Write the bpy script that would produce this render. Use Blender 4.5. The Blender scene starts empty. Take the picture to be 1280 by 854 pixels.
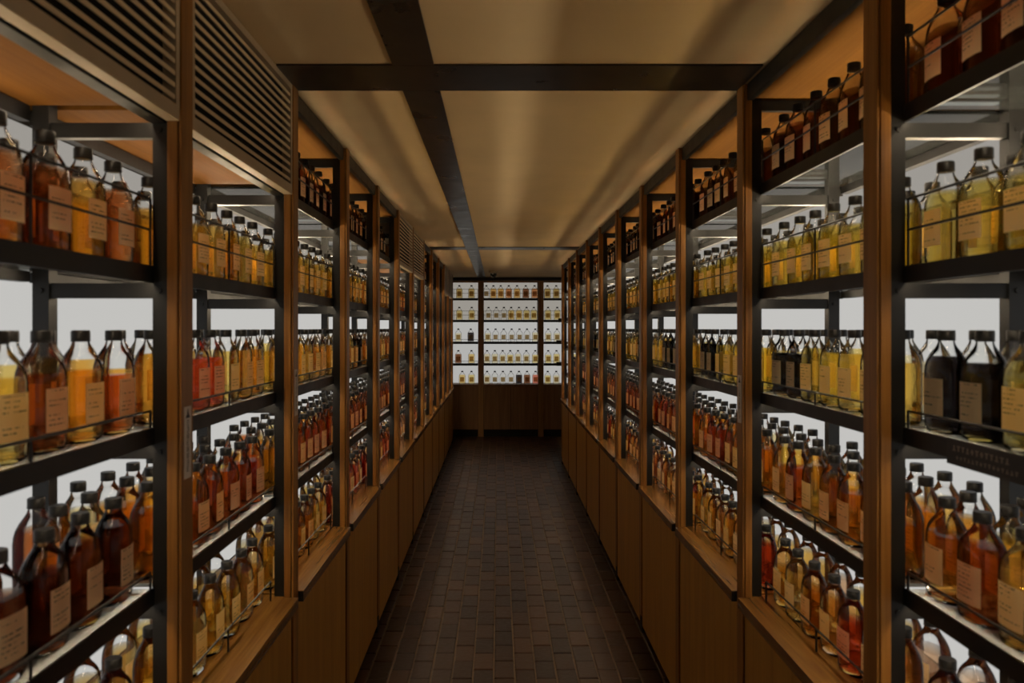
import bpy, math, random
import numpy as np
from mathutils import Vector

random.seed(7)
scene = bpy.context.scene
col = scene.collection

# ------------------------------------------------------------------ camera
CAMH = 1.70
F_PX, CX, CY = 985.0, 622.3, 410.5            # focal length and vanishing point, 1280x854 frame
cam_d = bpy.data.cameras.new('camera')
cam_d.sensor_width = 36.0
cam_d.lens = F_PX * 36.0 / 1280.0
cam_d.shift_x = (640.0 - CX) / 1280.0
cam_d.shift_y = -(427.0 - CY) / 1280.0
cam_d.clip_start = 0.05
cam_d.dof.use_dof = True
cam_d.dof.focus_distance = 6.5
cam_d.dof.aperture_fstop = 5.0
cam = bpy.data.objects.new('camera', cam_d)
cam.location = (0, 0, CAMH)
cam.rotation_euler = (math.pi / 2, 0, 0)
col.objects.link(cam)
scene.camera = cam

# ------------------------------------------------------------------ world, exposure
world = bpy.data.worlds.new('world')
world.use_nodes = True
world.node_tree.nodes['Background'].inputs[0].default_value = (0.02, 0.018, 0.015, 1)
world.node_tree.nodes['Background'].inputs[1].default_value = 0.1
scene.world = world
vs = scene.view_settings
vs.view_transform = 'Standard'
vs.look = 'None'
vs.exposure = 0.12
vs.gamma = 1.0
vs.use_curve_mapping = False
cy = scene.cycles
cy.max_bounces = 20
cy.diffuse_bounces = 5
cy.glossy_bounces = 5
cy.transmission_bounces = 16
cy.transparent_max_bounces = 40
cy.volume_bounces = 0
cy.caustics_reflective = True
cy.caustics_refractive = True
cy.sample_clamp_indirect = 1.5
cy.use_denoising = True

FILL_CHANNEL = 60.0        # added warm fill-light channels, hidden halfway up behind the second shelf
PANEL = 0.50          # brightness of the backlit panels behind the lower shelves
PANEL_TOP = 0.30      # and of the weaker ones behind the upper shelf
PANEL_END = 0.40
FILL_STRIP = 34.0          # added warm fill-light strips, hidden behind the shelf rails
FILL_TROUGH = 30.0        # added warm fill-light troughs, hidden at the back of the second shelves

# ------------------------------------------------------------------ materials
def nodes_of(name):
    m = bpy.data.materials.new(name)
    m.use_nodes = True
    nt = m.node_tree
    nt.nodes.clear()
    out = nt.nodes.new('ShaderNodeOutputMaterial')
    return m, nt, out

def nn(nt, kind, **kw):
    n = nt.nodes.new(kind)
    for k, v in kw.items():
        setattr(n, k, v)
    return n

def math_node(nt, op, a, b=None, c=None):
    n = nt.nodes.new('ShaderNodeMath')
    n.operation = op
    for i, v in enumerate((a, b, c)):
        if v is None:
            continue
        if isinstance(v, (int, float)):
            n.inputs[i].default_value = v
        else:
            nt.links.new(v, n.inputs[i])
    return n.outputs[0]

def ramp(nt, fac, stops):
    r = nt.nodes.new('ShaderNodeValToRGB')
    el = r.color_ramp.elements
    while len(el) < len(stops):
        el.new(0.5)
    for e, (p, c) in zip(el, stops):
        e.position = p
        e.color = (*c, 1)
    nt.links.new(fac, r.inputs[0])
    return r.outputs[0]

def wood(name, dark, light, axis, rough=0.45, scale=1.0, spec=0.3):
    """wood with grain running along one axis (0,1,2)"""
    m, nt, out = nodes_of(name)
    tc = nn(nt, 'ShaderNodeTexCoord')
    oi = nn(nt, 'ShaderNodeObjectInfo')
    add = nn(nt, 'ShaderNodeVectorMath', operation='ADD')
    comb = nn(nt, 'ShaderNodeCombineXYZ')
    off = math_node(nt, 'MULTIPLY', oi.outputs['Random'], 17.0)
    for i in range(3):
        nt.links.new(off, comb.inputs[i])
    nt.links.new(tc.outputs['Object'], add.inputs[0])
    nt.links.new(comb.outputs[0], add.inputs[1])
    mp = nn(nt, 'ShaderNodeMapping')
    s = [22.0 * scale] * 3
    s[axis] = 1.3 * scale
    mp.inputs['Scale'].default_value = s
    nt.links.new(add.outputs[0], mp.inputs[0])
    n1 = nn(nt, 'ShaderNodeTexNoise')
    n1.inputs['Scale'].default_value = 1.0
    n1.inputs['Detail'].default_value = 4.0
    n1.inputs['Distortion'].default_value = 0.6
    nt.links.new(mp.outputs[0], n1.inputs[0])
    mp2 = nn(nt, 'ShaderNodeMapping')
    s2 = [160.0 * scale] * 3
    s2[axis] = 5.0 * scale
    mp2.inputs['Scale'].default_value = s2
    nt.links.new(add.outputs[0], mp2.inputs[0])
    n2 = nn(nt, 'ShaderNodeTexNoise')
    n2.inputs['Scale'].default_value = 1.0
    n2.inputs['Detail'].default_value = 2.0
    nt.links.new(mp2.outputs[0], n2.inputs[0])
    f = math_node(nt, 'MULTIPLY', n1.outputs[0], 0.75)
    f = math_node(nt, 'MULTIPLY_ADD', n2.outputs[0], 0.35, f)
    f = math_node(nt, 'MULTIPLY_ADD', oi.outputs['Random'], 0.1, f)
    c = ramp(nt, f, [(0.32, dark), (0.78, light)])
    p = nn(nt, 'ShaderNodeBsdfPrincipled')
    nt.links.new(c, p.inputs['Base Color'])
    p.inputs['Roughness'].default_value = rough
    p.inputs['Specular IOR Level'].default_value = spec
    bmp = nn(nt, 'ShaderNodeBump')
    bmp.inputs['Strength'].default_value = 0.15
    bmp.inputs['Distance'].default_value = 0.002
    nt.links.new(n2.outputs[0], bmp.inputs['Height'])
    nt.links.new(bmp.outputs[0], p.inputs['Normal'])
    nt.links.new(p.outputs[0], out.inputs[0])
    return m

def plain(name, c, rough=0.5, metal=0.0, noise=0.0, nscale=20.0, spec=0.5):
    m, nt, out = nodes_of(name)
    p = nn(nt, 'ShaderNodeBsdfPrincipled')
    p.inputs['Roughness'].default_value = rough
    p.inputs['Metallic'].default_value = metal
    p.inputs['Specular IOR Level'].default_value = spec
    p.inputs['Base Color'].default_value = (*c, 1)
    if noise:
        tc = nn(nt, 'ShaderNodeTexCoord')
        n1 = nn(nt, 'ShaderNodeTexNoise')
        n1.inputs['Scale'].default_value = nscale
        n1.inputs['Detail'].default_value = 4.0
        nt.links.new(tc.outputs['Object'], n1.inputs[0])
        cc = ramp(nt, n1.outputs[0], [(0.3, tuple(x * (1 - noise) for x in c)), (0.7, tuple(min(1, x * (1 + noise)) for x in c))])
        nt.links.new(cc, p.inputs['Base Color'])
        r = math_node(nt, 'MULTIPLY_ADD', n1.outputs[0], 0.25, rough - 0.12)
        nt.links.new(r, p.inputs['Roughness'])
    nt.links.new(p.outputs[0], out.inputs[0])
    return m

def emit(name, c, s):
    m, nt, out = nodes_of(name)
    e = nn(nt, 'ShaderNodeEmission')
    e.inputs[0].default_value = (*c, 1)
    e.inputs[1].default_value = s
    nt.links.new(e.outputs[0], out.inputs[0])
    return m

def thin_glass(name, tint, edge, ior=1.45, frost=0.0, rough=0.0):
    m, nt, out = nodes_of(name)
    tr = nn(nt, 'ShaderNodeBsdfTransparent')
    lw = nn(nt, 'ShaderNodeLayerWeight')
    lw.inputs[0].default_value = 0.35
    mixc = nn(nt, 'ShaderNodeMix', data_type='RGBA')
    mixc.inputs[6].default_value = (*tint, 1)
    mixc.inputs[7].default_value = (*edge, 1)
    fac = math_node(nt, 'POWER', lw.outputs['Facing'], 2.5)
    nt.links.new(fac, mixc.inputs[0])
    nt.links.new(mixc.outputs[2], tr.inputs[0])
    gl = nn(nt, 'ShaderNodeBsdfGlossy')
    gl.inputs['Roughness'].default_value = rough
    fr = nn(nt, 'ShaderNodeFresnel')
    fr.inputs[0].default_value = ior
    base = tr.outputs[0]
    if frost:
        tl = nn(nt, 'ShaderNodeBsdfTranslucent')
        tl.inputs[0].default_value = (0.75, 0.78, 0.76, 1)
        df = nn(nt, 'ShaderNodeBsdfDiffuse')
        df.inputs[0].default_value = (0.7, 0.74, 0.72, 1)
        a = nn(nt, 'ShaderNodeMixShader')
        a.inputs[0].default_value = 0.5
        nt.links.new(tl.outputs[0], a.inputs[1])
        nt.links.new(df.outputs[0], a.inputs[2])
        b = nn(nt, 'ShaderNodeMixShader')
        b.inputs[0].default_value = frost
        nt.links.new(base, b.inputs[1])
        nt.links.new(a.outputs[0], b.inputs[2])
        base = b.outputs[0]
    mx = nn(nt, 'ShaderNodeMixShader')
    nt.links.new(fr.outputs[0], mx.inputs[0])
    nt.links.new(base, mx.inputs[1])
    nt.links.new(gl.outputs[0], mx.inputs[2])
    nt.links.new(mx.outputs[0], out.inputs[0])
    return m

def liquid(name, T, path=0.10):
    """clear liquid: refracting surface, absorption inside; T = light left after `path` metres"""
    m, nt, out = nodes_of(name)
    g = nn(nt, 'ShaderNodeBsdfGlass')
    g.inputs['IOR'].default_value = 1.2
    g.inputs['Roughness'].default_value = 0.0
    g.inputs['Color'].default_value = (1, 1, 1, 1)
    tr = nn(nt, 'ShaderNodeBsdfTransparent')
    mx = nn(nt, 'ShaderNodeMixShader')
    mx.inputs[0].default_value = 0.28
    nt.links.new(tr.outputs[0], mx.inputs[1])
    nt.links.new(g.outputs[0], mx.inputs[2])
    nt.links.new(mx.outputs[0], out.inputs['Surface'])
    sig = [-math.log(max(t, 0.004)) / path for t in T]
    d = max(sig) * 1.001
    v = nn(nt, 'ShaderNodeVolumeAbsorption')
    v.inputs['Color'].default_value = (*[1 - s / d for s in sig], 1)
    v.inputs['Density'].default_value = d
    nt.links.new(v.outputs[0], out.inputs['Volume'])
    return m

def label_paper(name):
    m, nt, out = nodes_of(name)
    uv = nn(nt, 'ShaderNodeUVMap')
    sep = nn(nt, 'ShaderNodeSeparateXYZ')
    nt.links.new(uv.outputs[0], sep.inputs[0])
    oi = nn(nt, 'ShaderNodeObjectInfo')
    u, v = sep.outputs[0], sep.outputs[1]
    # lines of print: bands in v, broken up in u by noise, some lines missing
    vl = math_node(nt, 'MULTIPLY', v, 9.0)
    line = math_node(nt, 'FLOOR', vl)
    fr = math_node(nt, 'FRACT', vl)
    band = math_node(nt, 'MULTIPLY', math_node(nt, 'GREATER_THAN', fr, 0.38), math_node(nt, 'LESS_THAN', fr, 0.66))
    comb = nn(nt, 'ShaderNodeCombineXYZ')
    nt.links.new(math_node(nt, 'MULTIPLY', u, 26.0), comb.inputs[0])
    nt.links.new(math_node(nt, 'MULTIPLY', line, 7.3), comb.inputs[1])
    nt.links.new(math_node(nt, 'MULTIPLY', oi.outputs['Random'], 60.0), comb.inputs[2])
    n1 = nn(nt, 'ShaderNodeTexNoise')
    n1.inputs['Scale'].default_value = 1.0
    n1.inputs['Detail'].default_value = 3.0
    nt.links.new(comb.outputs[0], n1.inputs[0])
    strokes = math_node(nt, 'GREATER_THAN', n1.outputs[0], 0.5)
    wn = nn(nt, 'ShaderNodeTexWhiteNoise', noise_dimensions='2D')
    c2 = nn(nt, 'ShaderNodeCombineXYZ')
    nt.links.new(line, c2.inputs[0])
    nt.links.new(oi.outputs['Random'], c2.inputs[1])
    nt.links.new(c2.outputs[0], wn.inputs[0])
    keep = math_node(nt, 'GREATER_THAN', wn.outputs[0], 0.35)
    ulen = math_node(nt, 'LESS_THAN', u, math_node(nt, 'MULTIPLY_ADD', wn.outputs[0], 0.6, 0.32))
    inside = math_node(nt, 'MULTIPLY', math_node(nt, 'GREATER_THAN', u, 0.09), math_node(nt, 'GREATER_THAN', v, 0.09))
    ink = math_node(nt, 'MULTIPLY', band, strokes)
    ink = math_node(nt, 'MULTIPLY', ink, keep)
    ink = math_node(nt, 'MULTIPLY', ink, ulen)
    ink = math_node(nt, 'MULTIPLY', ink, inside)
    mx = nn(nt, 'ShaderNodeMix', data_type='RGBA')
    nt.links.new(ink, mx.inputs[0])
    mx.inputs[6].default_value = (0.96, 0.75, 0.47, 1)
    mx.inputs[7].default_value = (0.20, 0.15, 0.10, 1)
    df = nn(nt, 'ShaderNodeBsdfDiffuse')
    tl = nn(nt, 'ShaderNodeBsdfTranslucent')
    nt.links.new(mx.outputs[2], df.inputs[0])
    gold = nn(nt, 'ShaderNodeMix', data_type='RGBA', blend_type='MULTIPLY')
    gold.inputs[0].default_value = 1.0
    nt.links.new(mx.outputs[2], gold.inputs[6])
    gold.inputs[7].default_value = (1.0, 0.92, 0.75, 1)
    nt.links.new(gold.outputs[2], tl.inputs[0])
    s = nn(nt, 'ShaderNodeMixShader')
    s.inputs[0].default_value = 0.72
    nt.links.new(df.outputs[0], s.inputs[1])
    nt.links.new(tl.outputs[0], s.inputs[2])
    nt.links.new(s.outputs[0], out.inputs[0])
    return m

def brick_mat(name):
    m, nt, out = nodes_of(name)
    oi = nn(nt, 'ShaderNodeObjectInfo')
    at = nn(nt, 'ShaderNodeAttribute', attribute_name='tone')
    geo = nn(nt, 'ShaderNodeNewGeometry')
    n1 = nn(nt, 'ShaderNodeTexNoise')
    n1.inputs['Scale'].default_value = 38.0
    n1.inputs['Detail'].default_value = 5.0
    nt.links.new(geo.outputs['Position'], n1.inputs[0])
    f = math_node(nt, 'ADD', oi.outputs['Random'], at.outputs['Fac'])
    f = math_node(nt, 'FRACT', f)
    f = math_node(nt, 'MULTIPLY', f, 0.6)
    f = math_node(nt, 'MULTIPLY_ADD', n1.outputs[0], 0.4, f)
    c = ramp(nt, f, [(0.1, (0.018, 0.007, 0.0025)), (0.55, (0.042, 0.018, 0.0075)), (0.95, (0.092, 0.043, 0.019))])
    p = nn(nt, 'ShaderNodeBsdfPrincipled')
    nt.links.new(c, p.inputs['Base Color'])
    p.inputs['Specular IOR Level'].default_value = 0.28
    r = math_node(nt, 'MULTIPLY_ADD', n1.outputs[0], 0.3, 0.27)
    nt.links.new(r, p.inputs['Roughness'])
    b = nn(nt, 'ShaderNodeBump')
    b.inputs['Strength'].default_value = 0.35
    b.inputs['Distance'].default_value = 0.004
    nt.links.new(n1.outputs[0], b.inputs['Height'])
    nt.links.new(b.outputs[0], p.inputs['Normal'])
    nt.links.new(p.outputs[0], out.inputs[0])
    return m

M = dict(
    post=wood('walnut_post', (0.11, 0.040, 0.007), (0.36, 0.158, 0.032), 2, 0.4),
    counter=wood('counter_wood', (0.062, 0.025, 0.0045), (0.22, 0.10, 0.02), 1, 0.26),
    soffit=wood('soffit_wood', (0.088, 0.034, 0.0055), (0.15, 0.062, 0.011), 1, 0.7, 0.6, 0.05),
    door=wood('cabinet_wood', (0.34, 0.165, 0.026), (0.54, 0.275, 0.048), 2, 0.42, 0.8),
    end_post=wood('end_post_wood', (0.22, 0.11, 0.042), (0.42, 0.22, 0.085), 2, 0.45),
    end_panel=wood('end_panel_wood', (0.17, 0.085, 0.038), (0.30, 0.155, 0.07), 2, 0.5),
    steel=plain('black_steel', (0.010, 0.0095, 0.009), 0.42, 0.0, 0.25, 14.0, 0.35),
    beam=plain('dark_steel_plate', (0.014, 0.011, 0.009), 0.30, 0.0, 0.3, 6.0),
    groove=plain('dark_gap', (0.006, 0.004, 0.003), 0.9),
    grille=plain('bronze_grille', (0.52, 0.41, 0.27), 0.42, 0.1, 0.1, 8.0),
    slat=plain('bronze_slat', (0.80, 0.62, 0.38), 0.5, 0.0),
    backing=plain('grille_backing', (0.005, 0.0045, 0.004), 0.9),
    ceiling=plain('plaster', (0.72, 0.55, 0.315), 0.85, 0, 0.06, 2.2),
    wall=plain('dark_wall', (0.10, 0.075, 0.05), 0.8),
    mortar=plain('mortar', (0.17, 0.11, 0.06), 0.7, 0, 0.3, 30.0),
    kick=plain('toe_kick_board', (0.30, 0.16, 0.10), 0.6),
    shoe=plain('black_shoe', (0.007, 0.006, 0.005), 0.8),
    panel=emit('backlit_panel', (1.0, 0.985, 0.945), PANEL),
    panel_top=emit('backlit_panel_upper', (1.0, 0.94, 0.85), PANEL_TOP),
    panel_end=emit('backlit_panel_end', (1.0, 0.985, 0.945), PANEL_END),
    panel_end_top=emit('backlit_panel_end_upper', (1.0, 0.93, 0.82), PANEL_END * 0.72),
    strip=emit('fill_strip', (1.0, 0.80, 0.55), FILL_STRIP),  # emitter of the added fill strips
    fill_trough=emit('fill_trough_strip', (1.0, 0.80, 0.54), FILL_TROUGH),
    fill_trough_grille=emit('fill_trough_strip_under_grille', (1.0, 0.80, 0.54), FILL_TROUGH * 0.25),
    fill_channel=emit('fill_channel_strip', (1.0, 0.80, 0.54), FILL_CHANNEL),
    fill_channel_grille=emit('fill_channel_strip_under_grille', (1.0, 0.80, 0.54), FILL_CHANNEL * 0.20),
    shelf=thin_glass('shelf_glass', (0.93, 0.95, 0.93), (0.75, 0.8, 0.77), 1.5, 0.03, 0.02),
    shelf_low=thin_glass('frosted_shelf_glass', (0.95, 0.96, 0.94), (0.85, 0.88, 0.86), 1.5, 0.32, 0.05),
    bottle=thin_glass('bottle_glass', (0.995, 0.995, 0.985), (0.92, 0.90, 0.87), 1.23),
    cap=plain('black_cap', (0.009, 0.008, 0.007), 0.4, spec=0.25),
    label=label_paper('label_paper'),
    sticker=plain('sticker_paper', (0.62, 0.52, 0.42), 0.6),
    ink=plain('sticker_ink', (0.03, 0.025, 0.02), 0.7),
    tagink=plain('tag_print', (0.30, 0.26, 0.21), 0.7),
    tag=plain('black_tag', (0.018, 0.016, 0.014), 0.5),
    dome_white=plain('dome_housing', (0.5, 0.42, 0.30), 0.5),
    dome=plain('dome_smoked', (0.02, 0.018, 0.016), 0.08),
    brick=brick_mat('brick_paver'),
)
LIQ_T = dict(
    D=(0.11, 0.022, 0.006), R=(0.56, 0.12, 0.024), r=(0.78, 0.10, 0.05), N=(0.80, 0.32, 0.045),
    A=(0.95, 0.43, 0.055), O=(0.985, 0.56, 0.11), G=(0.985, 0.67, 0.15), Y=(0.94, 0.67, 0.11),
    P=(0.985, 0.81, 0.42), K=(0.995, 0.60, 0.34), C=(0.99, 0.985, 0.96), B=(0.006, 0.004, 0.004),
    M=(0.46, 0.25, 0.04))
LIQ_NAME = dict(D='brown-black', R='dark red-brown', r='red', N='dark amber', A='amber', O='orange', G='golden',
                Y='olive-yellow', P='pale gold', K='pinkish orange', C='colourless', B='black', M='olive-brown')
LIQ_KEYS = list(LIQ_T)
LIQ = {k: liquid('liquid_' + LIQ_NAME[k].replace(' ', '_').replace('-', '_'), v) for k, v in LIQ_T.items()}

# ------------------------------------------------------------------ mesh helpers
def link(o):
    col.objects.link(o)
    return o

def tag(o, label, cat, group=None):
    o['label'] = label
    o['category'] = cat
    if group:
        o['group'] = group
    return o

def empty(name, loc):
    o = bpy.data.objects.new(name, None)
    o.location = loc
    o.empty_display_size = 0.1
    return link(o)

class MB:
    def __init__(s):
        s.v, s.f = [], []

    def box(s, x0, x1, y0, y1, z0, z1, ch=0.0):
        """box, optionally with chamfered vertical edges"""
        if x0 > x1: x0, x1 = x1, x0
        if y0 > y1: y0, y1 = y1, y0
        b = len(s.v)
        if ch:
            ring = [(x0 + ch, y0), (x1 - ch, y0), (x1, y0 + ch), (x1, y1 - ch), (x1 - ch, y1), (x0 + ch, y1), (x0, y1 - ch), (x0, y0 + ch)]
        else:
            ring = [(x0, y0), (x1, y0), (x1, y1), (x0, y1)]
        n = len(ring)
        s.v += [(x, y, z0) for x, y in ring] + [(x, y, z1) for x, y in ring]
        s.f.append(tuple(b + i for i in reversed(range(n))))
        s.f.append(tuple(b + n + i for i in range(n)))
        for i in range(n):
            j = (i + 1) % n
            s.f.append((b + i, b + j, b + n + j, b + n + i))
        return s

    def rod(s, p, q, r=0.003, seg=6):
        p, q = Vector(p), Vector(q)
        d = (q - p).normalized()
        a = d.orthogonal().normalized()
        c = d.cross(a)
        b = len(s.v)
        for e in (p, q):
            for i in range(seg):
                t = 2 * math.pi * i / seg
                s.v.append(tuple(e + (a * math.cos(t) + c * math.sin(t)) * r))
        for i in range(seg):
            j = (i + 1) % seg
            s.f.append((b + i, b + j, b + seg + j, b + seg + i))
        s.f.append(tuple(b + i for i in reversed(range(seg))))
        s.f.append(tuple(b + seg + i for i in range(seg)))
        return s

    def lathe(s, prof, c, seg=20):
        b = len(s.v)
        for r, z in prof:
            for i in range(seg):
                t = 2 * math.pi * i / seg
                s.v.append((c[0] + r * math.cos(t), c[1] + r * math.sin(t), c[2] + z))
        for k in range(len(prof) - 1):
            for i in range(seg):
                j = (i + 1) % seg
                s.f.append((b + k * seg + i, b + k * seg + j, b + (k + 1) * seg + j, b + (k + 1) * seg + i))
        s.f.append(tuple(b + i for i in reversed(range(seg))))
        k = len(prof) - 1
        s.f.append(tuple(b + k * seg + i for i in range(seg)))
        return s

    def build(s, name, mat, parent=None, smooth=False):
        if parent is not None:
            o0 = Vector(parent.location)
            p = parent.parent
            while p is not None:
                o0 += Vector(p.location)
                p = p.parent
            org = Vector((0, 0, 0))
        else:
            a = np.array(s.v)
            lo, hi = a.min(0), a.max(0)
            o0 = Vector(((lo[0] + hi[0]) / 2, (lo[1] + hi[1]) / 2, lo[2]))
            org = o0
        me = bpy.data.meshes.new(name)
        me.from_pydata([(x - o0.x, y - o0.y, z - o0.z) for x, y, z in s.v], [], s.f)
        me.materials.append(mat)
        if smooth:
            me.polygons.foreach_set('use_smooth', [True] * len(me.polygons))
            me.set_sharp_from_angle(angle=math.radians(40))
        me.update()
        o = bpy.data.objects.new(name, me)
        o.location = org
        o.parent = parent
        return link(o)

def struct(o):
    o['kind'] = 'structure'
    return o

ORD = ['zeroth', 'first', 'second', 'third', 'fourth', 'fifth', 'sixth', 'seventh', 'eighth', 'ninth', 'tenth',
       'eleventh', 'twelfth', 'thirteenth', 'fourteenth', 'fifteenth', 'sixteenth']

# ------------------------------------------------------------------ dimensions
BAY = 0.91
def yfar(n):                       # far edge of post n
    return (n + 1.894) * BAY
PW = 0.062                         # post width along the aisle
CEIL = 2.50
ST = [2.173, 1.832, 1.490, 1.150]  # tops of the four shelves
CT = 0.822                         # counter top
XF = {-1: 0.668, 1: 0.800}         # aisle face of the posts
NLAST = {-1: 11, 1: 9}             # last post of each row
NFIRST = -3
YEND = 12.33                       # front of the end-wall shelves
GRILLES = {-1: (-2, -1, 0, 4, 5, 9, 10), 1: ()}
SIDE = {-1: 'louvred side', 1: 'side facing the louvres'}

# ------------------------------------------------------------------ the shell
XL0, XR0, XR1 = -(XF[-1] + 0.40), XF[1] + 0.40, 2.05
Y0, Y1 = -1.6, YEND + 0.40
floor = struct(MB().box(XL0 - 0.1, XR1 + 0.1, Y0 - 0.1, Y1 + 0.1, -0.10, -0.007).build('floor', M['mortar']))
struct(MB().box(XL0 - 0.1, XR1 + 0.1, Y0 - 0.1, Y1 + 0.1, CEIL, CEIL + 0.1).build('ceiling', M['ceiling']))
struct(MB().box(XL0 - 0.1, XL0, Y0, Y1, 0, CEIL).build('wall_left', M['wall']))
struct(MB().box(XR0, XR0 + 0.1, Y0, yfar(9) + 0.02, 0, CEIL).box(XR0 + 0.1, XR1, yfar(9) - 0.08, yfar(9) + 0.02, 0, CEIL)
       .box(XR1, XR1 + 0.1, yfar(9) - 0.08, Y1, 0, CEIL).build('wall_right', M['wall']))
struct(MB().box(XL0 - 0.1, XR1 + 0.1, Y1, Y1 + 0.1, 0, CEIL).build('wall_back', M['wall']))
struct(MB().box(XL0 - 0.1, XR0 + 0.1, Y0 - 0.1, Y0, 0, CEIL).build('wall_front', M['wall']))
# dark steel strips let into the ceiling: one along the aisle, two across it
BZ = CEIL - 0.006
struct(MB().box(-0.318, -0.193, Y0 + 0.01, 2.38, BZ, CEIL - 0.0005).box(-0.318, -0.193, 2.636, 7.73, BZ, CEIL - 0.0005)
       .box(-0.318, -0.193, 7.98, YEND - 0.02, BZ, CEIL - 0.0005).build('trim_1', M['beam']))
struct(MB().box(-XF[-1] - 0.002, XF[1] + 0.002, 2.382, 2.634, BZ, CEIL - 0.0005).build('trim_2', M['beam']))
struct(MB().box(-XF[-1] - 0.002, XF[1] + 0.002, 7.732, 7.978, BZ, CEIL - 0.0005).build('trim_3', M['beam']))

# ------------------------------------------------------------------ brick floor
BP_X, BP_Y, JT = 0.1025, 0.1985, 0.007
def brick_geo(rx, ry):
    c, h = 0.004, 0.03
    v = [(-rx, -ry, -h), (rx, -ry, -h), (rx, ry, -h), (-rx, ry, -h),
         (-rx, -ry, -c), (rx, -ry, -c), (rx, ry, -c), (-rx, ry, -c),
         (-rx + c, -ry + c, 0), (rx - c, -ry + c, 0), (rx - c, ry - c, 0), (-rx + c, ry - c, 0)]
    f = [(8, 9, 10, 11)]
    for i in range(4):
        j = (i + 1) % 4
        f += [(i, j, 4 + j, 4 + i), (4 + i, 4 + j, 8 + j, 8 + i)]
    return v, f
bv, bf = brick_geo((BP_X - JT) / 2, (BP_Y - JT) / 2)
brick_me = bpy.data.meshes.new('brick')
brick_me.from_pydata(bv, [], bf)
brick_me.materials.append(M['brick'])
spots = []
for i in range(-7, 9):
    x = -0.0195 + (i + 0.5) * BP_X
    for j in range(-2, 64):
        y = 4.027 + (j - 18 + 0.5 + (0.5 if i % 2 else 0.0)) * BP_Y
        if y < 0.2 or y > YEND + 0.05:
            continue
        spots.append((y, x, i))
near = sorted(s for s in spots if s[0] > 3.62)[:300]
near_set = set(near)
rest_v, rest_f, tone = [], [], []
for y, x, i in spots:
    dx, dy, dz, rz = random.uniform(-.0012, .0012), random.uniform(-.0015, .0015), random.uniform(-.0022, .0008), random.uniform(-.008, .008)
    if (y, x, i) in near_set:
        o = bpy.data.objects.new('brick', brick_me)
        o.parent = floor
        fl = floor.location
        o.location = (x + dx - fl.x, y + dy - fl.y, dz - fl.z)
        o.rotation_euler = (random.uniform(-.006, .006), random.uniform(-.006, .006), rz)
        link(o)
    else:
        b = len(rest_v)
        rest_v += [(x + dx + p[0], y + dy + p[1], dz + p[2]) for p in bv]
        rest_f += [tuple(b + k for k in f) for f in bf]
        tone += [random.random()] * len(bf)
mb = MB()
mb.v, mb.f = rest_v, rest_f
ro = mb.build('brick_paving', M['brick'], floor)
ro['kind'] = 'stuff'
at = ro.data.attributes.new('tone', 'FLOAT', 'FACE')
at.data.foreach_set('value', tone)

# ------------------------------------------------------------------ side rows
def side_box(mb, s, d0, d1, y0, y1, z0, z1, ch=0.0):
    return mb.box(s * (XF[s] + d0), s * (XF[s] + d1), y0, y1, z0, z1, ch)

def guard(mb, s, d, ya, yb, zt, heights, r=0.0028):
    """rods along the front of a shelf, turned down at both ends, one thin stay in the middle"""
    X = s * (XF[s] + d)
    top = zt + heights[-1]
    for h in heights:
        mb.rod((X, ya, zt + h), (X, yb, zt + h), r)
    for y in (ya, (ya + yb) / 2, yb):
        mb.rod((X, y, zt), (X, y, top), r)
    return mb

def build_post(s, n):
    yf = yfar(n)
    k = NLAST[s] - n + 1
    e = empty('wooden_post', (s * (XF[s] + 0.015), yf - PW / 2, 0))
    tag(e, f'{ORD[k]} grooved walnut post from the end wall, {SIDE[s]} of the aisle', 'post', 'grooved posts between the shelf bays')
    z0 = 0.095
    side_box(MB(), s, 0.0075, 0.030, yf - PW, yf, z0, CEIL - 0.003, 0.0015).build('post_core', M['post'], e)
    side_box(MB(), s, -0.001, 0.0045, yf - PW, yf, z0, CEIL - 0.003, 0.001).build('facing_strip', M['post'], e)
    side_box(MB(), s, 0.0045, 0.0075, yf - PW + 0.008, yf - 0.008, z0, CEIL - 0.003).build('groove', M['groove'], e)
    side_box(MB(), s, 0.003, 0.030, yf - PW + 0.004, yf - 0.004, 0.0, z0).build('post_shoe', M['shoe'], e)
    return e

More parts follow.
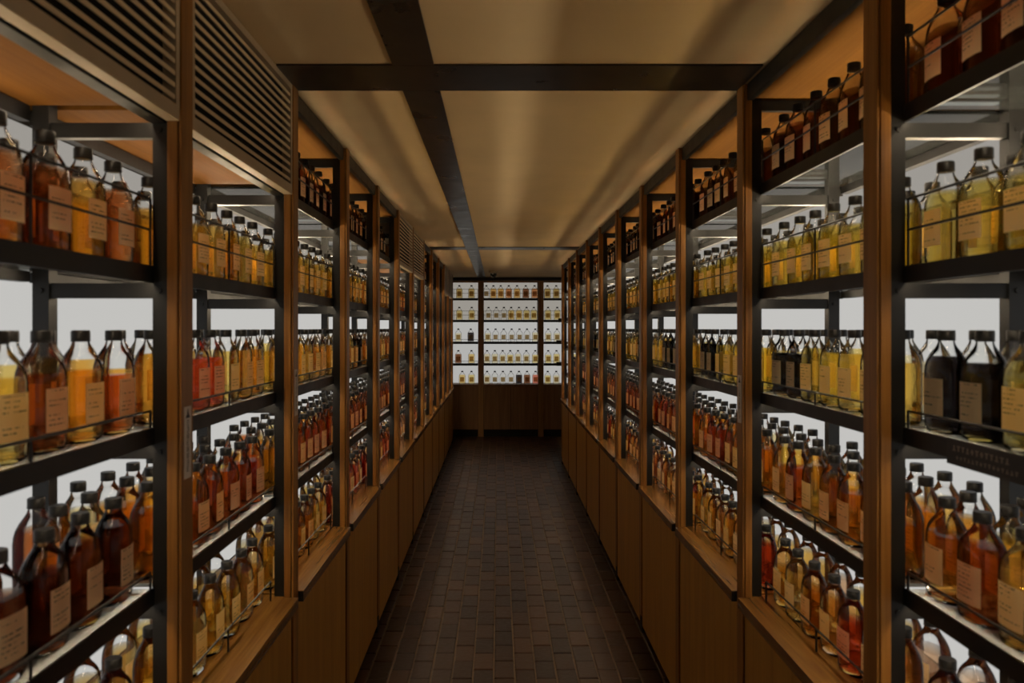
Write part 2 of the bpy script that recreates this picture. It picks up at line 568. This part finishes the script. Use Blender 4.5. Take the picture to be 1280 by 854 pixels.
def build_bay(s, n):
    """shelving between post n and post n+1"""
    k = NLAST[s] - n
    last = (n + 1 == NLAST[s])
    ya, yb = yfar(n) - 0.020, yfar(n + 1) - 0.055      # clear of the uprights
    ua, ub = yfar(n) - 0.055, yfar(n) - 0.022
    gr = n in GRILLES[s]
    e = empty('shelf_unit', (s * (XF[s] + 0.18), (ya + yb) / 2, CT))
    what = 'topped by louvres' if gr else 'open to the ceiling'
    tag(e, f'{ORD[k]} backlit shelf bay from end wall, {SIDE[s]}, {what}', 'shelf', 'backlit shelf bays along the aisle')
    frames = [(ua, ub)]
    if last:
        frames.append((yfar(n + 1) - 0.053, yfar(n + 1) - 0.022))
    for (a, b) in frames:
        side_box(MB(), s, 0.032, 0.063, a, b, CT + 0.001, CEIL - 0.002).build('upright', M['steel'], e)
        side_box(MB(), s, 0.283, 0.318, a, b, CT + 0.001, CEIL - 0.002).build('upright', M['steel'], e)
        for zt in ST:
            m = MB()
            side_box(m, s, 0.064, 0.282, a + 0.006, b - 0.006, zt - 0.068, zt - 0.036)
            cb = m.build('crossbar', M['steel'], e)
            m = MB()
            for d in (0.048, 0.300):
                X = s * (XF[s] + d)
                m.rod((X, a - 0.004, zt - 0.052), (X, a + 0.001, zt - 0.052), 0.006, 8)
            m.build('bolt', M['steel'], cb)
        m = MB()
        side_box(m, s, 0.064, 0.282, a + 0.006, b - 0.006, CEIL - 0.086, CEIL - 0.052)
        m.build('crossbar', M['steel'], e)
    ya2, yb2 = ya + 0.001, yb - 0.001
    zc = 2.0  # invented channel and emitter, added to brighten the ceiling
    m = MB()
    side_box(m, s, 0.300, 0.348, ya2 + 0.036, yb2 - 0.001, zc, zc + 0.003)
    side_box(m, s, 0.298, 0.300, ya2 + 0.036, yb2 - 0.001, zc, zc + 0.009)
    ch = m.build('fill_light_channel', M['steel'], e)
    side_box(MB(), s, 0.306, 0.342, ya2 + 0.04, yb2 - 0.006, zc + 0.0035, zc + 0.0055).build('fill_uplight', M['fill_channel_grille' if gr else 'fill_channel'], ch)
    for i, zt in enumerate(ST):
        if gr and i == 0:
            continue
        sh = side_box(MB(), s, 0.066, 0.345, ya2, yb2, zt - 0.010, zt - 0.002).build('glass_shelf', M['shelf' if i < 2 else 'shelf_low'], e)
        m = MB()
        side_box(m, s, 0.059, 0.065, ya2 - 0.0, yb2 + 0.0, zt - 0.036, zt)
        m.build('front_rail', M['steel'], sh)
        m = MB()
        side_box(m, s, 0.322, 0.345, ya2, yb2, zt - 0.034, zt - 0.011)
        m.build('back_rail', M['steel'], sh)
        hs = (0.075, 0.140) if i < 2 else (0.036,)
        side_box(MB(), s, 0.0655, 0.0735, ya2 + 0.01, yb2 - 0.01, zt - 0.0295, zt - 0.024).build('fill_strip', M['strip'], sh)  # added fill for bottle fronts, labels and counter
        if i == 1:  # invented trough, added to throw fill light up to the ceiling
            m = MB()
            side_box(m, s, 0.285, 0.345, ya2, yb2, zt - 0.0015, zt + 0.0015)
            side_box(m, s, 0.283, 0.285, ya2, yb2, zt - 0.0015, zt + 0.016)
            m.build('fill_light_trough', M['steel'], sh)
            side_box(MB(), s, 0.290, 0.340, ya2 + 0.01, yb2 - 0.01, zt + 0.002, zt + 0.005).build('fill_uplight', M['fill_trough_grille' if gr else 'fill_trough'], sh)
        guard(MB(), s, 0.062, ya2 + 0.012, yb2 - 0.012, zt, hs).build('guard_rail', M['steel'], sh)
    if gr:
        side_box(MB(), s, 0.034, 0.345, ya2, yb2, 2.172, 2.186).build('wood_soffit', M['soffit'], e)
        side_box(MB(), s, 0.036, 0.066, ya2, yb2, 2.134, 2.170).build('grille_beam', M['steel'], e)
        side_box(MB(), s, 0.322, 0.345, ya2, yb2, 2.138, 2.170).build('back_rail', M['steel'], e)
        side_box(MB(), s, 0.0665, 0.0745, ya2 + 0.01, yb2 - 0.01, 2.148, 2.154).build('fill_strip', M['strip'], e)  # same added fill strip, for the louvred bays
        ptop = 2.137
    else:
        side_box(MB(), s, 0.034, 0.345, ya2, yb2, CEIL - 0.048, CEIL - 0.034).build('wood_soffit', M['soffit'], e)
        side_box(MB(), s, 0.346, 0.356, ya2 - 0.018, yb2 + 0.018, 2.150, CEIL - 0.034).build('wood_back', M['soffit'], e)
        side_box(MB(), s, 0.014, 0.033, ya2 + 0.02, yb2 - 0.008, CEIL - 0.056, CEIL - 0.003).build('top_beam', M['steel'], e)
        ptop = 2.148
    side_box(MB(), s, 0.350, 0.358, ya2 - 0.018, yb2 + 0.018, CT + 0.002, 1.808).build('light_panel', M['panel'], e)
    side_box(MB(), s, 0.350, 0.358, ya2 - 0.018, yb2 + 0.018, 1.812, ptop).build('upper_light_panel', M['panel_top'], e)
    return e

slat_cache = {}
def build_grille(s, n):
    ya, yb = yfar(n) + 0.002, yfar(n + 1) - PW - 0.002
    k = NLAST[s] - n
    e = empty('louvre_grille', (s * (XF[s] + 0.016), (ya + yb) / 2, 2.136))
    tag(e, f'bronze louvred air grille under the ceiling, over the {ORD[k]} bay from the end wall', 'grille', 'louvred grilles over the shelves')
    m = MB()
    z0, z1 = 2.137, CEIL - 0.004
    side_box(m, s, 0.002, 0.030, ya, yb, z0, z0 + 0.030)
    side_box(m, s, 0.002, 0.030, ya, yb, z1 - 0.020, z1)
    side_box(m, s, 0.002, 0.030, ya, ya + 0.018, z0 + 0.030, z1 - 0.020)
    side_box(m, s, 0.002, 0.030, yb - 0.018, yb, z0 + 0.030, z1 - 0.020)
    m.build('grille_frame', M['grille'], e)
    side_box(MB(), s, 0.031, 0.033, ya, yb, z0 + 0.05, z1).build('grille_backing', M['backing'], e)
    za, zb = z0 + 0.036, z1 - 0.024
    N = 12
    if s not in slat_cache:
        me = bpy.data.meshes.new('slat')
        L = (yb - ya) / 2 - 0.019
        prof = [(0.004, 0.001), (0.0055, 0.0), (0.012, 0.0045), (0.011, 0.011), (0.0055, 0.0105), (0.004, 0.0095)]
        v = [(s * d, y, z) for y in (-L, L) for d, z in prof]
        nP = len(prof)
        f = [tuple(range(nP)), tuple(reversed(range(nP, 2 * nP)))]
        f += [(i, nP + i, nP + (i + 1) % nP, (i + 1) % nP) for i in range(nP)]
        me.from_pydata(v, [], f)
        me.materials.append(M['slat'])
        slat_cache[s] = me
    for i in range(N):
        o = bpy.data.objects.new('slat', slat_cache[s])
        o.parent = e
        o.location = (-s * 0.016, 0, za + (zb - za) * i / N + 0.004 - 2.136)
        link(o)
    return e

def build_base(s, n):
    ya, yb = yfar(n) + 0.004, yfar(n + 1) - PW - 0.004
    k = NLAST[s] - n
    e = empty('base_cabinet', (s * (XF[s] + 0.18), (ya + yb) / 2, 0))
    tag(e, f'{ORD[k]} low two-door wooden cabinet from the end wall, {SIDE[s]}', 'cabinet', 'low cabinets under the shelves')
    side_box(MB(), s, 0.026, 0.38, ya, yb, 0.05, CT - 0.036).build('cabinet_body', M['groove'], e)
    side_box(MB(), s, 0.055, 0.36, ya, yb, 0.0, 0.049).build('toe_kick', M['kick'], e)
    ym = (ya + yb) / 2
    for a, b in ((ya + 0.008, ym - 0.001), (ym + 0.001, yb - 0.008)):
        side_box(MB(), s, 0.003, 0.024, a, b, 0.045, CT - 0.037).build('door', M['door'], e)
    c = empty('counter_top', (s * (XF[s] + 0.17), ym, CT - 0.034))
    tag(c, f'{ORD[k]} brown wooden counter top from the end wall, {SIDE[s]}', 'counter', 'counter tops under the shelves')
    m = MB()
    side_box(m, s, -0.018, 0.030, ya, yb, CT - 0.034, CT)
    side_box(m, s, 0.030, 0.346, ya - 0.03, yb + 0.03, CT - 0.034, CT)
    b = m.build('board', M['counter'], c)
    side_box(MB(), s, -0.018, 0.006, ya - 0.0025, ya - 0.0005, CT - 0.036, CT - 0.002).build('end_cap', M['groove'], c)
    guard(MB(), s, 0.064, ya + 0.012, yb - 0.03, CT, (0.062,), 0.003).build('guard_rail', M['steel'], c)

for s in (-1, 1):
    for n in range(NFIRST, NLAST[s] + 1):
        build_post(s, n)
    for n in range(NFIRST, NLAST[s]):
        build_bay(s, n)
        build_base(s, n)
    for n in GRILLES[s]:
        build_grille(s, n)

# ------------------------------------------------------------------ end wall
EP = [-1.208, -0.267, 0.675, 1.616]
for i, x in enumerate(EP):
    w = [None, 'over the ceiling strip end', None, None][i]
    m = MB().box(x - 0.042, x + 0.042, YEND, YEND + 0.06, 0.0, CEIL - 0.055, 0.002)
    if i == 0:
        m = MB().box(XL0 + 0.002, x + 0.142, YEND, YEND + 0.06, 0.0, CEIL - 0.055, 0.002)
        continue
    o = m.build('end_post', M['end_post'])
    tag(o, ['', 'dark wooden post of the end wall, meeting the long ceiling strip', 'dark wooden end-wall post beside the bay with black shelf tags',
            'dark wooden post of the end wall inside the side recess'][i], 'post', 'posts of the end wall')
eb = MB().box(XL0 + 0.002, XR1 - 0.002, YEND - 0.004, YEND + 0.05, CEIL - 0.054, CEIL - 0.002).build('end_wall_beam', M['steel'])
tag(eb, 'black steel beam along the top of the end wall under the ceiling', 'beam')
SEC = [(XL0 + 0.003, EP[1] - 0.043, 'end-wall bay beside the louvred row'), (EP[1] + 0.043, EP[2] - 0.043, 'wide middle end-wall bay'),
       (EP[2] + 0.043, EP[3] - 0.043, 'end-wall bay with black shelf tags'), (EP[3] + 0.043, XR1 - 0.003, 'end-wall bay inside the recess')]
for i, (xa, xb, nm) in enumerate(SEC):
    e = empty('end_shelf_unit', ((xa + xb) / 2, YEND + 0.2, CT))
    tag(e, f'backlit glass shelves in the {nm}', 'shelf', 'backlit shelves on the end wall')
    MB().box(xa, xb, YEND + 0.33, YEND + 0.338, CT + 0.002, 1.808).build('light_panel', M['panel_end'], e)
    MB().box(xa, xb, YEND + 0.33, YEND + 0.338, 1.812, CEIL - 0.056).build('upper_light_panel', M['panel_end_top'], e)
    MB().box(xa + 0.001, xb - 0.001, YEND + 0.01, YEND + 0.045, CEIL - 0.083, CEIL - 0.056).build('top_trim', M['end_post'], e)
    for j, zt in enumerate(ST):
        sh = MB().box(xa + 0.001, xb - 0.001, YEND + 0.026, YEND + 0.325, zt - 0.010, zt - 0.002).build('glass_shelf', M['shelf'], e)
        MB().box(xa + 0.001, xb - 0.001, YEND + 0.018, YEND + 0.025, zt - 0.036, zt).build('front_rail', M['steel'], sh)
        m = MB()
        hs = (0.075, 0.140) if j < 2 else (0.036,)
        for h in hs:
            m.rod((xa + 0.004, YEND + 0.022, zt + h), (xb - 0.004, YEND + 0.022, zt + h), 0.0028)
        for x in (xa + 0.006, (xa + xb) / 2, xb - 0.006):
            m.rod((x, YEND + 0.022, zt), (x, YEND + 0.022, zt + hs[-1]), 0.0028)
        m.build('guard_rail', M['steel'], sh)
    if i == 2:
        for j, w in ((1, 0.055), (2, 0.085), (3, 0.085)):
            zt = ST[j]
            X1 = 1.0
            MB().box(X1 - w, X1, YEND + 0.004, YEND + 0.0165, zt - 0.038, zt + 0.024).build('shelf_tag', M['tag'], e)
    c = empty('end_cabinet', ((xa + xb) / 2, YEND + 0.2, 0))
    tag(c, f'dark wooden panelled base under the {nm}', 'cabinet', 'bases of the end wall')
    MB().box(xa, xb, YEND + 0.03, YEND + 0.32, 0.11, CT - 0.034).build('cabinet_body', M['groove'], c)
    MB().box(xa, xb, YEND + 0.06, YEND + 0.30, 0.0, 0.109).build('toe_kick', M['shoe'], c)
    npan = 2 if i in (1,) else 1
    for q in range(npan):
        a, b = xa + (xb - xa) * q / npan + 0.003, xa + (xb - xa) * (q + 1) / npan - 0.003
        MB().box(a, b, YEND + 0.012, YEND + 0.029, 0.115, CT - 0.036).build('door', M['end_panel'], c)
    MB().box(xa, xb, YEND + 0.006, YEND + 0.328, CT - 0.032, CT).build('counter', M['end_panel'], c)

# security dome on the ceiling before the end wall
dm = empty('security_dome', (-0.062, 11.0, CEIL))
tag(dm, 'small smoked security dome on the ceiling by the end wall', 'camera')
DC = (-0.062, 11.0, CEIL)
MB().lathe([(0.046, -0.036), (0.058, -0.030), (0.060, -0.002)], DC, 24).build('housing', M['dome_white'], dm, True)
MB().lathe([(0.006, -0.092), (0.022, -0.088), (0.036, -0.075), (0.044, -0.055), (0.045, -0.0365)], DC, 24).build('dome', M['dome'], dm, True)

# ------------------------------------------------------------------ bottles: one of each part
PROF = [  # height, half width, half depth, roundness exponent
    (0.0, 0.043, 0.024, 2.5), (0.003, 0.0475, 0.0285, 2.5), (0.010, 0.0500, 0.0305, 2.6), (0.060, 0.0505, 0.031, 2.6),
    (0.122, 0.0505, 0.031, 2.6), (0.136, 0.0490, 0.0305, 2.5), (0.148, 0.0440, 0.029, 2.4), (0.158, 0.0365, 0.0262, 2.25),
    (0.166, 0.0285, 0.0228, 2.1), (0.173, 0.0215, 0.0192, 2.0), (0.179, 0.0168, 0.0164, 2.0), (0.185, 0.0148, 0.0148, 2.0),
    (0.190, 0.0145, 0.0145, 2.0)]

def prof_at(z):
    for p, q in zip(PROF, PROF[1:]):
        if p[0] <= z <= q[0]:
            t = (z - p[0]) / (q[0] - p[0])
            return tuple(a + (b - a) * t for a, b in zip(p, q))
    return PROF[-1]

def ring(z, a, b, e, seg, inset=0.0):
    out = []
    for i in range(seg):
        t = 2 * math.pi * (i + 0.5) / seg
        c, s_ = math.cos(t), math.sin(t)
        x = (a - inset) * math.copysign(abs(c) ** (2 / e), c)
        y = (b - inset) * math.copysign(abs(s_) ** (2 / e), s_)
        out.append((x, y, z))
    return out

def loft(rings):
    seg = len(rings[0])
    v = [p for r in rings for p in r]
    f = [tuple(reversed(range(seg)))]
    for k in range(len(rings) - 1):
        for i in range(seg):
            j = (i + 1) % seg
            f.append((k * seg + i, k * seg + j, (k + 1) * seg + j, (k + 1) * seg + i))
    k = (len(rings) - 1) * seg
    f.append(tuple(k + i for i in range(seg)))
    return v, f

def glass_geo(seg, step=1):
    rows = PROF if step == 1 else [PROF[i] for i in (0, 2, 4, 6, 8, 10, 12)]
    return loft([ring(z, a, b, e, seg) for z, a, b, e in rows])

def liquid_geo(seg, fill, step=1):
    zs = [0.0075, 0.011, 0.06, 0.122, 0.136, 0.148, 0.158, 0.166]
    if step > 1:
        zs = [0.0075, 0.012, 0.122, 0.148, 0.166]
    zs = [z for z in zs if z < fill - 0.004] + [fill]
    rr = []
    for i, z in enumerate(zs):
        _, a, b, e = prof_at(z)
        rr.append(ring(z, a, b, e, seg, 0.0055 if i == 0 else 0.0022))
    return loft(rr)

def cap_geo(seg):
    pr = [(0.0150, 0.1865), (0.0168, 0.1872), (0.0168, 0.1895), (0.0158, 0.1902), (0.0165, 0.1910), (0.0165, 0.2055), (0.0152, 0.2075)]
    if seg < 14:
        pr = [(0.0165, 0.187), (0.0165, 0.2055), (0.0150, 0.2075)]
    return loft([ring(z, r, r, 2.0, seg) for r, z in pr])

LZ0, LZ1, LW = 0.036, 0.110, 0.033
def label_geo(nx):
    v, f, uv = [], [], []
    for k, z in enumerate((LZ0, LZ1)):
        _, a, b, e = prof_at(0.07)
        for i in range(nx + 1):
            x = -LW + 2 * LW * i / nx
            y = -(b + 0.0009) * (1 - abs(x / (a + 0.0009)) ** e) ** (1 / e)
            v.append((x, y, z))
            uv.append((i / nx, k))
    f = [(i, i + 1, nx + 2 + i, nx + 1 + i) for i in range(nx)]
    return v, f, uv

def to_mesh(name, v, f, mat, smooth=True, uv=None):
    me = bpy.data.meshes.new(name)
    me.from_pydata(v, [], f)
    me.materials.append(mat)
    if smooth:
        me.polygons.foreach_set('use_smooth', [True] * len(me.polygons))
        me.set_sharp_from_angle(angle=math.radians(38))
    if uv:
        l = me.uv_layers.new(name='UVMap')
        for lo in me.loops:
            l.data[lo.index].uv = uv[lo.vertex_index]
    return me

FILLS = (0.118, 0.134, 0.146, 0.155)
HI = 32
ME_GLASS = to_mesh('bottle_glass', *glass_geo(HI), M['bottle'])
ME_CAP = to_mesh('bottle_cap', *cap_geo(20), M['cap'])
lv, lf, luv = label_geo(10)
ME_LABEL = to_mesh('bottle_label', lv, lf, M['label'], True, luv)
ME_LIQ = {}
def liq_mesh(k, fi):
    if (k, fi) not in ME_LIQ:
        ME_LIQ[k, fi] = to_mesh('bottle_liquid', *liquid_geo(HI, FILLS[fi]), LIQ[k])
    return ME_LIQ[k, fi]

def make_bottle(b):
    root = empty('glass_bottle', b['loc'])
    root.rotation_euler = (0, 0, b['rz'])
    tag(root, b['label'], 'bottle', b['group'])
    for nm, me in (('glass', ME_GLASS), ('liquid', liq_mesh(b['k'], b['fi'])), ('cap', ME_CAP), ('label', ME_LABEL)):
        if nm == 'label' and b.get('nolabel'):
            continue
        o = bpy.data.objects.new(nm, me)
        o.parent = root
        link(o)
    return root

# ------------------------------------------------------------------ what stands where (colours from the far end of a bay to its near end)
FRONT = {
    (-1, -1): {1: 'RARRRRR', 2: 'RARGGRA', 3: 'DDDDDDD', 4: 'RDRDRDR'},
    (-1, 0): {1: 'GGAOOAA', 2: 'NAGrrAA', 3: 'RRRANNN', 4: 'AOGGGGO'},
    (-1, 1): {0: 'DRDRRDR', 1: 'GGGOOPG', 2: 'NGGGOOG', 3: 'NRNAGGG', 4: 'OGNOPPG'},
    (-1, 2): {0: 'NRNRRND', 1: 'GGGOGGG', 2: 'BNGGGOG', 3: 'NRNRARN', 4: 'KrKrOrK'},
    (1, -1): {0: 'RRRRNNN', 1: 'YYYYYYY', 2: 'BBYYYGG', 3: 'NRPAGGA', 4: 'RDPKKKO'},
    (1, 0): {0: 'DRRNNNN', 1: 'YYYYYYY', 2: 'BBYYGGG', 3: 'NRGNNAA', 4: 'OPNOrKK'},
    (1, 1): {0: 'RDNNNRN', 1: 'YYYYYYY', 2: 'BBYYGGY', 3: 'NRRGYYA', 4: 'OOKOKKr'},
    (1, 2): {0: 'RRNRNND', 1: 'YYGYYYY', 2: 'GBBBYGG', 3: 'RRNNGGA', 4: 'KKOKKrO'},
}
POOL = {-1: {0: 'DRRN', 1: 'GGOA', 2: 'GGOAN', 3: 'ANRGN', 4: 'KOrKO'}, 1: {0: 'DRRN', 1: 'YYG', 2: 'GBYG', 3: 'NRGRN', 4: 'KOKOr'}}
BACK = {-1: {1: 'GOP', 2: 'OAGP', 3: 'AOGNPR', 4: 'OGKP'}, 1: {1: 'YP', 2: 'GPYG', 3: 'AGOPN', 4: 'KOPO'}}
DEPTHS = {0: 1, 1: 2, 2: 2, 3: 3, 4: 2}
ROWN = ['top shelf', 'second shelf', 'third shelf', 'lowest shelf', 'counter']
LV = ST + [CT]
bottles = []
rng = random.Random(11)
for s in (-1, 1):
    for n in range(-1, NLAST[s]):
        gr = n in GRILLES[s]
        y1, y0 = yfar(n + 1) - 0.125, yfar(n) + 0.045
        NB = 7
        for r in range(5):
            if gr and r == 0:
                continue
            for q in range(DEPTHS[r]):
                word = FRONT.get((s, n), {}).get(r) if q == 0 else None
                for i in range(NB):
                    if word:
                        k = word[i]
                    elif q == 0:
                        k = rng.choice(POOL[s][r])
                    else:
                        k = rng.choice(BACK[s][r])
                    off = 0.0 if q % 2 == 0 else 0.058
                    y = y1 + (y0 - y1) * i / (NB - 1) + rng.uniform(-.005, .005) + off
                    d = 0.112 + q * (0.079 if r == 3 else 0.098) + rng.uniform(-.003, .003)
                    pose = rng.choice((0, 1, 1, 2, 2, 3)) if r > 1 else rng.choice((1, 2, 2))
                    if q and rng.random() < 0.06:
                        continue
                    z = LV[r] - 0.0015 if r < 4 else LV[r] + 0.0005
                    k_bay = NLAST[s] - n
                    lab = (f'{LIQ_NAME[k]} bottle, {ORD[i + 1]} in {("front", "second", "rear")[q]} rank, {ROWN[r]}, '
                           f'{ORD[k_bay]} bay from end wall, {SIDE[s].replace("side facing the louvres", "unlouvred side")}')
                    bottles.append(dict(loc=(s * (XF[s] + d), y, z), rz=s * -math.pi / 2 + rng.uniform(-.09, .09), k=k, fi=pose,
                                        label=lab, group='sample bottles along the ' + SIDE[s], q=q))

def endx(z):
    return (530 + z / 3.2846 - CX) * (YEND + 0.09) / F_PX
END = [
    ([(145, 'M'), (195, 'M')], [(256, 'C'), (285, 'N'), (315, 'N'), (348, 'R'), (382, 'N'), (418, 'D'), (454, 'R')], [(507, 'M'), (543, 'M')]),
    ([(145, 'G'), (196, 'G')], [(265, 'C'), (297, 'C'), (328, 'C'), (358, 'O'), (390, 'O'), (421, 'G'), (451, 'G')], [(509, 'G'), (547, 'G')]),
    ([(141, 'P'), (192, 'B')], [(262, 'P'), (294, 'C'), (327, 'C'), (360, 'C'), (392, 'C'), (423, 'C'), (457, 'P')], [(510, 'P'), (546, 'P')]),
    ([(141, 'D'), (195, 'O')], [(259, 'P'), (291, 'P'), (323, 'P'), (354, 'G'), (386, 'P'), (420, 'P'), (457, 'G')], [(510, 'G'), (544, 'G')]),
    ([(157, 'O'), (195, 'G')], [(259, 'P'), (291, 'C'), (324, 'C'), (357, 'C'), (390, 'B'), (423, 'D'), (458, 'r')], [(508, 'G'), (543, 'P')])]
far_bottles = []
for r, secs in enumerate(END):
    for si, lst in enumerate(secs):
        for qi, (zx, k) in enumerate(lst):
            z = LV[r] - 0.0015 if r < 4 else LV[r] + 0.0005
            far_bottles.append(dict(loc=(endx(zx), YEND + 0.09 + rng.uniform(-.004, .004), z), rz=rng.uniform(-.05, .05), k=k, fi=3 if r < 2 else rng.choice((1, 2)),
                                    label=f'{LIQ_NAME[k]} bottle, {ORD[qi + 1]} from the louvres, {ROWN[r]}, {SEC[si][2]}', group='sample bottles on the end wall', q=0))
# bottles of the tagged bay carry on into the recess
for r in range(5):
    z = LV[r] - 0.0015 if r < 4 else LV[r] + 0.0005
    for qi, x in enumerate((1.20, 1.345, 1.49)):
        far_bottles.append(dict(loc=(x, YEND + 0.09, z), rz=0.0, k='G', fi=2, q=0, label=f'golden bottle, {ORD[qi + 3]} from the louvres, {ROWN[r]}, {SEC[2][2]}', group='sample bottles on the end wall'))

# which of the bottles show largest: count what each covers behind posts, rails and the bottles before it
W2, H2 = 640, 427
def px(x, y, z):
    return (CX + F_PX * x / y) / 2, (CY + F_PX * (CAMH - z) / y) / 2
def rect(x0, x1, y0, y1):
    return max(0, int(x0)), min(W2, int(x1) + 1), max(0, int(y0)), min(H2, int(y1) + 1)
items = []
for s in (-1, 1):
    for n in range(-1, NLAST[s] + 1):
        yn = yfar(n) - PW
        a = px(s * XF[s], yfar(n), 0)[0]
        b = px(s * (XF[s] + 0.064), yn, 0)[0]
        items.append((yn, None, rect(min(a, b), max(a, b), 0, H2)))
for b in bottles:
    x, y, z = b['loc']
    u, vt = px(x, y, z + 0.2)
    _, vb = px(x, y, z)
    hw = 0.037 * F_PX / y / 2 / math.cos(math.atan(abs(x) / y))
    items.append((y + (abs(x) - 0.6) * 0.7, b, rect(u - hw, u + hw, vt, vb)))
items.sort(key=lambda t: t[0])
cover = np.zeros((H2, W2), bool)
for _, b, (xa, xb, ya_, yb_) in items:
    if xa >= xb or ya_ >= yb_:
        if b: b['vis'] = 0
        continue
    w = cover[ya_:yb_, xa:xb]
    if b:
        b['vis'] = int((~w).sum())
    w[:] = True
bottles.sort(key=lambda b: -b['vis'])
single, crowd = bottles[:262], bottles[262:]
for b in single + far_bottles:
    make_bottle(b)

# the remaining bottles as one object
gG, gC, gL = glass_geo(14, 2), cap_geo(10), label_geo(3)
gQ = [liquid_geo(14, f, 2) for f in FILLS]
V, Fc, MI, UVs = [], [], [], []
base = 0
mats = [M['bottle'], M['cap'], M['label']] + [LIQ[k] for k in LIQ_KEYS]
for b in crowd:
    c, s_ = math.cos(b['rz']), math.sin(b['rz'])
    lx, ly, lz = b['loc']
    for mi, g in ((0, gG), (1, gC), (2, gL), (3 + LIQ_KEYS.index(b['k']), gQ[b['fi']])):
        a = np.array(g[0])
        V.append(np.stack([a[:, 0] * c - a[:, 1] * s_ + lx, a[:, 0] * s_ + a[:, 1] * c + ly, a[:, 2] + lz], 1))
        UVs.append(np.array(g[2]) if mi == 2 else np.zeros((len(a), 2)))
        Fc += [tuple(base + i for i in f) for f in g[1]]
        MI += [mi] * len(g[1])
        base += len(a)
V = np.concatenate(V)
UVs = np.concatenate(UVs)
me = bpy.data.meshes.new('distant_bottles')
me.from_pydata(V.tolist(), [], Fc)
for m in mats:
    me.materials.append(m)
me.polygons.foreach_set('material_index', MI)
me.polygons.foreach_set('use_smooth', [True] * len(Fc))
me.set_sharp_from_angle(angle=math.radians(40))
l = me.uv_layers.new(name='UVMap')
vi = np.empty(len(me.loops), int)
me.loops.foreach_get('vertex_index', vi)
l.data.foreach_set('uv', UVs[vi].ravel())
o = link(bpy.data.objects.new('distant_bottles', me))
tag(o, 'crowd of further spirit bottles standing behind and beyond the nearer ones', 'bottles')
o['kind'] = 'stuff'

# ------------------------------------------------------------------ small signs
def sticker(s, n, zt, zb, lab):
    yf = yfar(n)
    X = -0.001
    ya, yb = yf - 0.050, yf - 0.012
    e = empty('post_sticker', (s * (XF[s] + X - 0.0006), (ya + yb) / 2, zb))
    tag(e, lab, 'sticker', 'paper stickers on the posts')
    side_box(MB(), s, X - 0.0011, X - 0.0002, ya, yb, zb, zt).build('paper', M['sticker'], e)
    m = MB()
    d0, d1 = X - 0.0016, X - 0.0011
    yc = (ya + yb) / 2
    hgt = zt - zb
    # a black flask-like emblem at the top
    for w, za, zb2 in ((0.003, 0.945, 0.97), (0.006, 0.915, 0.945), (0.009, 0.885, 0.915), (0.017, 0.855, 0.885), (0.022, 0.842, 0.855)):
        side_box(m, s, d0, d1, yc - w / 2, yc + w / 2, zb + za * hgt, zb + zb2 * hgt)
    m.build('emblem', M['ink'], e)
    # a column of small characters
    m = MB()
    rr = random.Random(5)
    for i in range(8):
        zc = zb + hgt * (0.775 - 0.092 * i)
        gw, gh = 0.012, hgt * 0.062
        for t in range(3):
            z = zc - gh / 2 + gh * t / 2
            ww = gw * rr.uniform(0.55, 1.0)
            side_box(m, s, d0, d1, yc - ww / 2, yc + ww / 2, z - 0.0008, z + 0.0008)
        for t in (-1, 1):
            if rr.random() < 0.7:
                side_box(m, s, d0, d1, yc + t * gw * 0.36 - 0.0007, yc + t * gw * 0.36 + 0.0007, zc - gh / 2, zc + gh / 2)
    m.build('characters', M['ink'], e)
sticker(-1, 0, 1.532, 1.378, 'narrow white sticker with black emblem and characters on a post between two louvred bays')
sticker(1, 1, 1.545, 1.388, 'narrow white sticker with black emblem and characters on a post of the unlouvred side')

sticker(-1, 1, 1.564, 1.412, 'narrow white sticker with black emblem and characters on the post where the louvres end')

# black tag with two lines of pale print on a shelf rail
e = empty('shelf_tag', (XF[1] + 0.057, 1.37, ST[2] - 0.045))
tag(e, 'black shelf tag with two lines of pale print on the third shelf rail', 'tag')
side_box(MB(), 1, 0.0545, 0.0585, 1.24, 1.50, ST[2] - 0.046, ST[2] + 0.002).build('plate', M['tag'], e)
m = MB()
rr = random.Random(3)
for z, h, w, y_start, cnt in ((ST[2] - 0.014, 0.010, 0.009, 1.475, 12), (ST[2] - 0.031, 0.007, 0.007, 1.465, 15)):
    for i in range(cnt):
        y = y_start - i * (w + 0.005)
        side_box(m, 1, 0.0535, 0.0544, y - w * 0.15, y + w * 0.15, z - h / 2, z + h / 2)
        zz = z + h * rr.choice((-0.4, 0.0, 0.4))
        side_box(m, 1, 0.0535, 0.0544, y - w / 2, y + w / 2, zz - 0.0009, zz + 0.0009)
m.build('print', M['tagink'], e)
